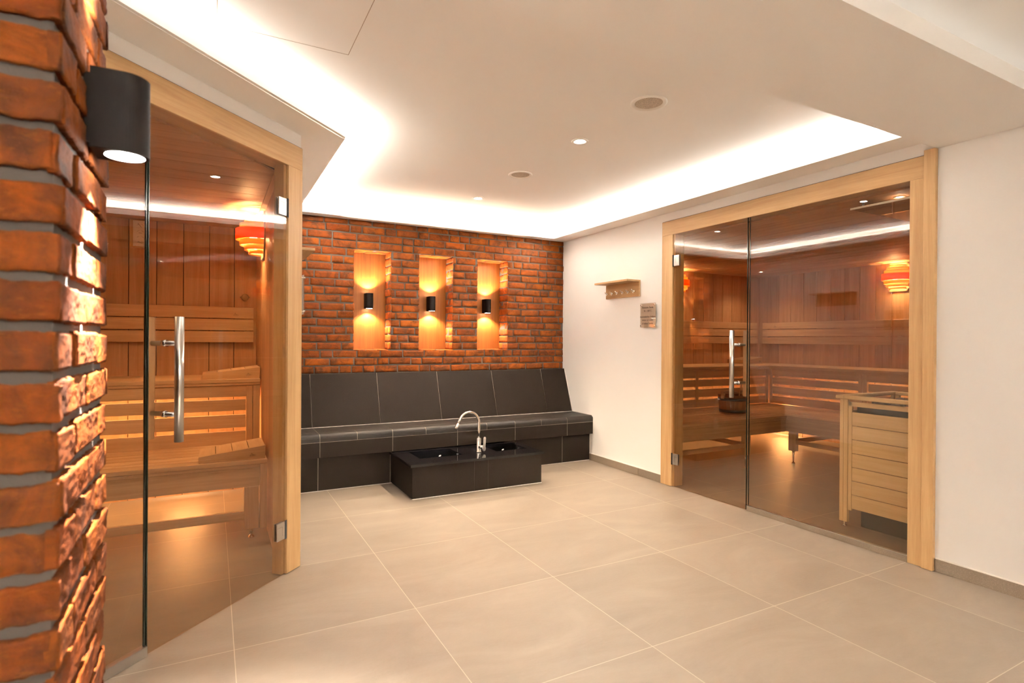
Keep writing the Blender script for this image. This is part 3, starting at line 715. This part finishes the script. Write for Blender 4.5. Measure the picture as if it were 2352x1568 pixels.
# ------------------------------------------------------------------ heater with timber guard
t = empty('heater_guard', (3.655,2.22,0)); tag(t, 'light timber slatted guard around the sauna heater behind the glass', 'heater guard')
gx, gy = .62, -.66
s = MB()
for (z0,z1) in ((.663,.751),(.574,.661),(.484,.572),(.394,.482),(.306,.392),(.216,.304),(.124,.214)):
    s.box(.0,-.078,z0,.016,gy+.06,z1-.002); 
s.build('front_slats', HG['y'], t, .002)
s = MB()
for (z0,z1) in ((.663,.751),(.574,.661),(.484,.572),(.394,.482),(.306,.392),(.216,.304),(.124,.214)): s.box(.06,-.016,z0,gx-.06,0,z1-.002)
s.build('side_slats', HG['x'], t, .002)
for (x,y) in ((0,0),(gx,0),(0,gy),(gx,gy)):
    sx = 1 if x==0 else -1; sy = -1 if y==0 else 1
    s = MB(); s.box(x-.004*sx,y,.030,x+.030*sx,y+.024*sy,.830); s.box(x-.004*sx,y+.026*sy,.030,x+.022*sx,y+.052*sy,.830); s.build('corner_post', HG['z'], t, .002)
    MB().box(x,y+.054*sy,.110,x+.016*sx,y+.076*sy,.816).build('stile', HG['z'], t, .001)
    MB().lathe([(.0001,.03),(.006,.03),(.006,.012),(.018,.006),(.018,.001)],(x+.012*sx,y+.026*sy,0),18).build('foot', CHROME, t)
s = MB(); o_ = .022; iw = .05
s.box(-o_,.02,.832,gx+o_,.02-iw,.856); s.box(-o_,gy-.02,.832,gx+o_,gy-.02+iw,.856); s.box(-o_,.02-iw,.832,-o_+iw,gy-.02+iw,.856); s.box(gx+o_-iw,.02-iw,.832,gx+o_,gy-.02+iw,.856)
s.build('top_rim', HG['y'], t, .006, seg=3)
MB().box(0,-.054,.787,.016,gy+.06,.816).build('top_rail', HG['y'], t, .001)
t = empty('sauna_heater', (3.96,1.89,0)); tag(t, 'black sauna heater inside the timber guard, dark stones on top', 'heater')
s = MB(); s.box(-.24,-.26,.16,.24,.26,.79); s.build('casing', HBLACK, t, .006)
s = MB(); s.box(-.23,-.12,.001,.20,.235,.16); s.build('base_panel', CAST, t, .004)
rs = random.Random(4); s = MB()
for i in range(70):
    x = rs.uniform(-.20,.20); y = rs.uniform(-.22,.22); r = rs.uniform(.022,.04)
    c = Vector((x,y,.795+rs.uniform(0,.012))); b = len(s.v)
    for k in range(5):
        for q in range(7):
            th = pi*(k+.5)/5; ph = 2*pi*q/7; rr = r*(1+.25*noise.noise(Vector((i,k*1.3,q*1.7))))
            s.v.append(tuple(c+Vector((rr*sin(th)*cos(ph),rr*sin(th)*sin(ph),rr*.7*cos(th)))))
    for k in range(4):
        for q in range(7): s.f.append((b+k*7+q,b+k*7+(q+1)%7,b+(k+1)*7+(q+1)%7,b+(k+1)*7+q)); s.sm.append(False)
    s.f.append(tuple(b+q for q in range(7))); s.sm.append(False)
st = s.build('stones', CAST, t); st['kind'] = 'stuff'
t = empty('heat_shield', (3.40+.10,2.09,2.035)); tag(t, 'tinted glass heat shield hung under the ceiling above the heater', 'heat shield')
MB().box(0.03,-.9,.0,.75,0,.006).build('panel', glassm('shield_glass',(.35,.30,.26),2.2), t)
MB().box(.028,-.9,-.003,.034,0,.009).build('edge_profile', STEEL, t)
s = MB()
for (x,y) in ((.08,-.05),(.68,-.05),(.08,-.8),(.68,-.8)): s.tube([(x,y,.006),(x,y,.040)],.006,10)
s.build('hanger', STEEL, t)

# ------------------------------------------------------------------ bucket and ladle
t = empty('sauna_bucket', (4.725,3.99,.471)); tag(t, 'small wooden stave bucket with dark hoops on the right sauna lower bench', 'bucket')
s = MB(); n = 22; R0, R1, HB = .128,.142,.185
for i in range(n):
    a0 = 2*pi*i/n; a1 = 2*pi*(i+1)/n-.012
    b = len(s.v)
    for (r,z) in ((R0,0),(R1,HB),(R1-.014,HB),(R0-.014,0)):
        for a in (a0,a1): s.v.append((r*cos(a),r*sin(a),z))
    s.f += [(b,b+1,b+3,b+2),(b+2,b+3,b+5,b+4),(b+4,b+5,b+7,b+6),(b+6,b+7,b+1,b),(b,b+2,b+4,b+6),(b+1,b+7,b+5,b+3)]; s.sm += [False]*6
s.build('staves', wood('bucket_stave',(.30,.13,.05),(.42,.20,.08),'z',.5,0,.15), t)
MB().lathe([(.0001,.01),(R0-.012,.01)],(0,0,0),30).build('base', WB['x'], t)
for z,r in ((.025,R0+.003),(.145,R1-.001)):
    MB().lathe([(r-.002,z-.014),(r+.001,z-.014),(r+.0025,z+.014),(r-.001,z+.014)],(0,0,0),40).build('hoop', plain('hoop_steel',(.10,.09,.08),.35,.9), t)
MB().tube([(-R1,0,.17)]+[(-R1*cos(pi*k/16),0.0+.06*sin(pi*k/16),.17+.0*k+.045*sin(pi*k/16)) for k in range(1,16)]+[(R1,0,.17)],.008,10).build('bail_handle', WB['x'], t)
for sx in (-1,1): MB().box(sx*R1-.012,-.018,.15,sx*R1+.012,.018,.225).build('ear', WB['z'], t, .003)
t = empty('ladle', (4.76,3.98,.50)); tag(t, 'wooden sauna ladle leaning out of the bucket', 'ladle')
MB().tube([(0,0,0),(.075,.02,.14),(.15,.04,.29)],[.009,.008,.007],12).build('handle', WB['z'], t)
MB().lathe([(.0001,0),(.03,.002),(.04,.02),(.042,.04),(.039,.04),(.036,.02),(.0001,.006)],(-.01,0,-.012),20).build('cup', WB['x'], t)

# ------------------------------------------------------------------ tiled bench along the back wall
YBE = YB-.006; bx0, bx1 = XL+.002, XR-.002; FY, SY = 4.585, 4.531; ST = .455
t = empty('tiled_bench', (0,0,0)); tag(t, 'long built-in bench clad in anthracite tiles below the brick wall', 'bench')
g = .0016
joints = [bx0,.739,1.317,1.895,2.471,3.048,bx1]
halves = [bx0,.45,.739,1.028,1.317,1.605,1.895,2.182,2.471,2.755,3.048,bx1]
def tiles(js, fn, name, parent, mat=ANTH, bevel=.0008):
    s = MB()
    for a,b in zip(js,js[1:]): fn(s, a+g, b-g)
    return s.build(name, mat, parent, bevel)
# grout core
s = MB(); s.box(bx0,FY+.0015,.002,bx1,YBE,.30); s.extr([(SY+.0015,.277),(SY+.0015,ST-.036)]+[(SY+.035-.0335*cos(k*pi/2/6),ST-.035+.0335*sin(k*pi/2/6)) for k in range(1,7)]+[(YBE,ST-.0015),(YBE,.277)],'x',bx0,bx1)
s.extr([(4.905,ST-.01),(YBE,ST-.01),(YBE,.897),(5.06,.897)],'x',bx0,bx1); s.build('grout_body', GROUT, t)
tiles([bx0,.734,1.312,1.9,2.45,3.026,bx1], lambda s,a,b: s.box(a,FY,.006,b,FY+.01,.272), 'base_tiles', t)
tiles(joints, lambda s,a,b: s.box(a,SY,.274,b,SY+.01,.3925), 'front_tiles', t)
def nose(s,a,b):
    pr = [(SY,.3955)]+[(SY+.035-.035*cos(k*pi/2/8),ST-.035+.035*sin(k*pi/2/8)) for k in range(9)]+[(4.655,ST),(4.655,ST-.01),(SY+.038,ST-.012),(SY+.010,ST-.038),(SY+.01,.3955)]
    s.extr(pr,'x',a,b)
tiles(halves, nose, 'nosing_tiles', t, ANTHS)
tiles(joints, lambda s,a,b: s.box(a,4.6585,ST-.01,b,4.897,ST), 'seat_tiles', t, ANTHS)
def br(s,a,b):
    y0,z0,y1,z1 = 4.903,ST+.001,5.058,.897; dy,dz = (z1-z0),-(y1-y0); l = sqrt(dy*dy+dz*dz); dy,dz = dy/l*.01,dz/l*.01
    s.extr([(y0,z0),(y1,z1),(y1+dy,z1+dz),(y0+dy,z0+dz)],'x',a,b)
tiles([bx0,.737,1.315,1.893,2.475,3.056,bx1], br, 'backrest_tiles', t)
MB().box(bx0,5.060,.893,bx1,YBE,.899).build('top_trim', ANTH, t)
s = MB(); s.box(bx0,4.897,ST-.002,bx1,4.905,ST+.003); s.box(bx0,FY-.003,.001,bx1,FY,.005); s.build('sealing_joint', SEAL, t)
s = MB(); pth = [(5.055,.900),(4.899,ST+.003),(SY+.02,ST+.002),(SY-.001,.42),(SY-.001,.272),(FY-.001,.272),(FY-.001,.07)]
for a_,b_ in zip(pth,pth[1:]): s.tube([(XR-.003,a_[0],a_[1]),(XR-.003,b_[0],b_[1])],.0035,8)
s.build('wall_joint', SEAL, t)

# ------------------------------------------------------------------ foot bath
t = empty('foot_bath', (1.885,4.30,0)); tag(t, 'low foot bath box with black granite top and two bowls in front of the bench', 'foot bath')
BX0,BX1,BY0,BY1,BT = 1.321-1.885,2.450-1.885,4.028-4.30,4.584-4.30,.244
xs = [BX0,1.831-1.885,1.952-1.885,BX1]
s = MB(); s.box(BX0+.0015,BY0+.0015,.007,BX1-.0015,BY0+.008,BT-.001); s.box(BX0+.009,BY0+.02,.004,BX0+.02,BY1,BT-.001); s.box(BX1-.02,BY0+.02,.004,BX1-.009,BY1,BT-.001); s.build('core', HBLACK, t)
s = MB()
for i,(a,b) in enumerate(zip(xs,xs[1:])): s.box(a+(.0012 if i else 0),BY0,.006,b-(.0012 if i < 2 else 0),BY0+.009,BT)
s.build('front_tiles', ANTH, t, .0008)
for a in (BX0,BX1-.009): MB().box(a,BY0+.0095,.006,a+.009,BY1,BT).build('side_tile', ANTH, t, .0008)
MB().box(BX0-.004,BY0-.005,.001,BX1+.004,BY0,.006).build('sealing_joint', SEAL, t)
holes = [(1.44-1.885,1.80-1.885),(2.11-1.885,2.405-1.885)]; hy0, hy1 = 4.20-4.30, 4.49-4.30
cx0,cx1,cy0,cy1,cz0,cz1 = BX0-.018,BX1+.018,BY0-.018,BY1,BT+.001,BT+.021
s = MB(); s.box(cx0,cy0,cz0,cx1,hy0,cz1); s.box(cx0,hy1,cz0,cx1,cy1,cz1); ex = [cx0]+[v for h_ in holes for v in h_]+[cx1]
for a,b in zip(ex[::2],ex[1::2]): s.box(a,hy0,cz0,b,hy1,cz1)
s.build('granite_top', GRANITE, t)
MB().box(cx0+.02,4.562-4.30,cz1,cx1-.1,4.574-4.30,cz1+.008).build('rear_upstand', GRANITE, t, .001)
for (a,b) in holes:
    s = MB(); z = .07
    s.box(a-.006,hy0-.006,z-.006,b+.006,hy1+.006,z); s.box(a-.006,hy0-.006,z,a,hy1+.006,cz0); s.box(b,hy0-.006,z,b+.006,hy1+.006,cz0); s.box(a,hy0-.006,z,b,hy0,cz0); s.box(a,hy1,z,b,hy1+.006,cz0)
    bo = s.build('bowl', BOWL, t)
    MB().lathe([(.0001,.004),(.018,.004),(.024,.001)],((a+b)/2,(hy0+hy1)/2,z),24).build('drain', CHROME, bo)
    MB().lathe([(.0001,-.006),(.013,-.005),(.018,-.001),(.018,0)],(b-.08,hy1,.20),24,axis='y').build('overflow', CHROME, bo)
# ------------------------------------------------------------------ tap
FX, FYp, FZ = 1.962, 4.235, cz1
t = empty('kitchen_tap', (FX,FYp,FZ)); tag(t, 'chrome swan-neck tap standing on the foot bath', 'tap')
s = MB(); s.lathe([(.0001,.001),(.024,.001),(.024,.006),(.020,.010),(.0195,.115),(.016,.120),(.0001,.120)],(0,0,0),32); s.build('body', CHROME, t)
R = .094; pts = [(0,0,.11),(0,0,.18),(0,0,.245)]+[(-R+R*cos(a),-.01*(1-cos(a)),.245+R*sin(a)) for a in [pi*k/24 for k in range(1,22)]]
lx = pts[-1]; d = Vector(pts[-1])-Vector(pts[-2]); d.normalize(); pts += [tuple(Vector(lx)+d*.035)]
MB().tube(pts,.0115,24).build('spout', CHROME, t)
e = Vector(pts[-1]); MB().tube([e-d*.002, e+d*.05],.0150,24).build('spray_head', CHROME, t)
MB().tube([(.0,-.012,.045),(.014,-.028,.045),(.022,-.038,.045)],.0165,20).build('cartridge', CHROME, t)
s = MB(); 
pl = [(cos(a)*.020,sin(a)*.020) for a in [pi*(.62+1.76*k/16+.0) for k in range(17)]]
pl = [(.020*cos(a),.020*sin(a)) for a in [radians(130)+radians(280)*k/18 for k in range(19)]]+[(.0125,.075)]+[(.0125*cos(a),.085+.0125*sin(a)) for a in [pi*k/8 for k in range(9)]]+[(-.0125,.075)]
s.extr(pl,'y',-.004,.004); lv = s.build('lever', STEEL, t, .001); lv.location = (.028,-.046,.034); lv.rotation_euler = (0,radians(6),radians(28))

# ------------------------------------------------------------------ niche panels and up/down lamps
CP = [('left of the three'),('middle of the three'),('right of the three')]
for i,(a,b) in enumerate(NX):
    c = (a+b)/2; o = MB().box(a+.004-c,0,-(NZ[1]-NZ[0])/2+.004,b-.004-c,.004,(NZ[1]-NZ[0])/2-.002).build('copper_panel', COPPER, loc=(c,YM+ND-.008,(NZ[0]+NZ[1])/2))
    tag(o, 'rust-orange metal sheet lining the %s wall niches' % CP[i], 'metal panel', 'orange metal sheets in the niches')
def updown(name, loc, rz, label, grp, pu, pd_, w=.070, dpt=.098, h=.142, cone=122, bl=.55, lc=None):
    lc = lc or C_SPOT
    t = empty(name, loc, rz); tag(t, label, 'wall lamp', grp)
    R = w/2; yc = -(dpt-R); n = 24
    out = [(R,-.004)]+[(R*cos(a),yc-R*sin(a)) for a in [pi*k/n for k in range(n+1)]]+[(-R,-.004)]
    s = MB(); s.prism(out, -h/2, h/2); bo = s.build('housing', BLACKP, t)
    MB().box(-R*.8,-.004,-h/2+.01,R*.8,.006,h/2-.01).build('wall_plate', BLACKP, t)
    for sg,p in ((1,pu),(-1,pd_)):
        z = sg*(h/2+.0003)
        MB().lathe([(.0001,0),(R*.80,0)],(0,yc,z),40).build('lens', GLOW if name=='wall_lamp' else GLOWN, t)
        MB().lathe([(.0001,0),(.004,0)],(.0,-.022,z),14).build('screw', STEEL, t)
        light('SPOT','light_source',(0,yc,sg*(h/2+.0035)),p,lc,t,(pi if sg>0 else 0,0,0),spot_size=radians(cone),spot_blend=bl,shadow_soft_size=.003)
    return t
for i,(a,b) in enumerate(NX):
    updown('niche_lamp', ((a+b)/2, YM+ND-.010, (1.560,1.556,1.553)[i]), 0, 'black up and down wall lamp in the %s brick niches' % CP[i], 'black lamps in the brick niches', 10, 10)
updown('wall_lamp', (PX+.002,1.250,1.606), pi/2, 'black up and down wall lamp on the brick pillar in the foreground', 'black lamps on brick', 40, 235, .078, .090, .142, 74, 1.0, (1,.92,.84))

# ------------------------------------------------------------------ coat racks
def rack(loc, rz, label):
    """wall at y=0, grows to -y; x runs along"""
    t = empty('coat_rack', loc, rz); tag(t, label, 'coat rack', 'oak coat racks with shelf')
    L = .474
    MB().box(0,-.018,-.130,L,0,-.0).build('back_board', WO2, t, .001)
    MB().box(-.0,-.155,0,L,0,.016).build('shelf', WO2, t, .001)
    for k in range(6):
        x = .045+(L-.09)*k/5
        h = MB(); h.tube([(x,-.018,-.085),(x,-.045,-.083)],.006,12); h.tube([(x,-.045,-.083),(x,-.058,-.078),(x,-.066,-.066)],.0045,10); h.tube([(x,-.040,-.083),(x,-.050,-.098)],.0045,10)
        h.tube([(x-.014,-.046,-.080),(x+.014,-.046,-.080)],.0045,10); h.build('hook', CHROME, t)
WO2 = wood('oak_board_x', (.36,.21,.085), (.50,.31,.145), 'x', .45, .1, .05)
rack((XR,4.320,1.732), -pi/2, 'oak coat rack with six chrome hooks on the right wall')
rack((XL,3.655,1.752), pi/2, 'oak coat rack on the left wall, only its shelf end and hook showing')
# ------------------------------------------------------------------ acrylic plaques
def text_mesh(body, size, name, parent, loc, rot, bold=0):
    cu = bpy.data.curves.new(name,'FONT'); cu.body = body; cu.size = size; cu.align_x = 'CENTER'; cu.extrude = .0003; cu.offset = bold; cu.resolution_u = 2
    o = bpy.data.objects.new(name, cu); COL.objects.link(o); bpy.context.view_layer.update()
    me = bpy.data.meshes.new_from_object(o.evaluated_get(bpy.context.evaluated_depsgraph_get())); bpy.data.objects.remove(o)
    me.materials.clear(); me.materials.append(INK); q = bpy.data.objects.new(name, me); COL.objects.link(q); q.parent = parent; q.location = loc; q.rotation_euler = rot; return q
INK = plain('dark_print', (.06,.035,.02), .6)
ACR = plain('satin_acrylic', (.72,.62,.53), .18)
def plaque(loc, rz, label, lines=True):
    t = empty('wall_sign', loc, rz); tag(t, label, 'sign', 'acrylic signs beside the sauna doors')
    w, h = .195, .212
    MB().box(0,-.026,-h,w,-.021,0).build('panel', CLEAR, t)
    MB().box(.004,-.0205,-h+.004,w-.004,-.0198,-.004).build('print_sheet', ACR, t)
    for x in (.014,w-.014):
        for z in (-.016,-h+.016):
            MB().tube([(x,0,z),(x,-.032,z)],.0055,16).build('standoff', CHROME, t)
    if lines:
        for (tx,z,sz,b) in (('Finnische Sauna',-.044,.0225,.0004),('90 - 100\u00b0C',-.074,.022,0),('Automatischer Aufguss',-.124,.0205,.0002),('immer zur vollen',-.153,.0205,.0001),('& halben Stunde',-.183,.0205,.0001)):
            text_mesh(tx, sz, 'lettering', t, (w/2,-.0268,z), (pi/2,0,0), b)
    return t
plaque((XR,3.819,1.532), -pi/2, 'clear acrylic sign with dark lettering beside the right sauna door')
plaque((XL,3.165,1.545), pi/2, 'clear acrylic sign seen edge-on beside the left sauna frame')
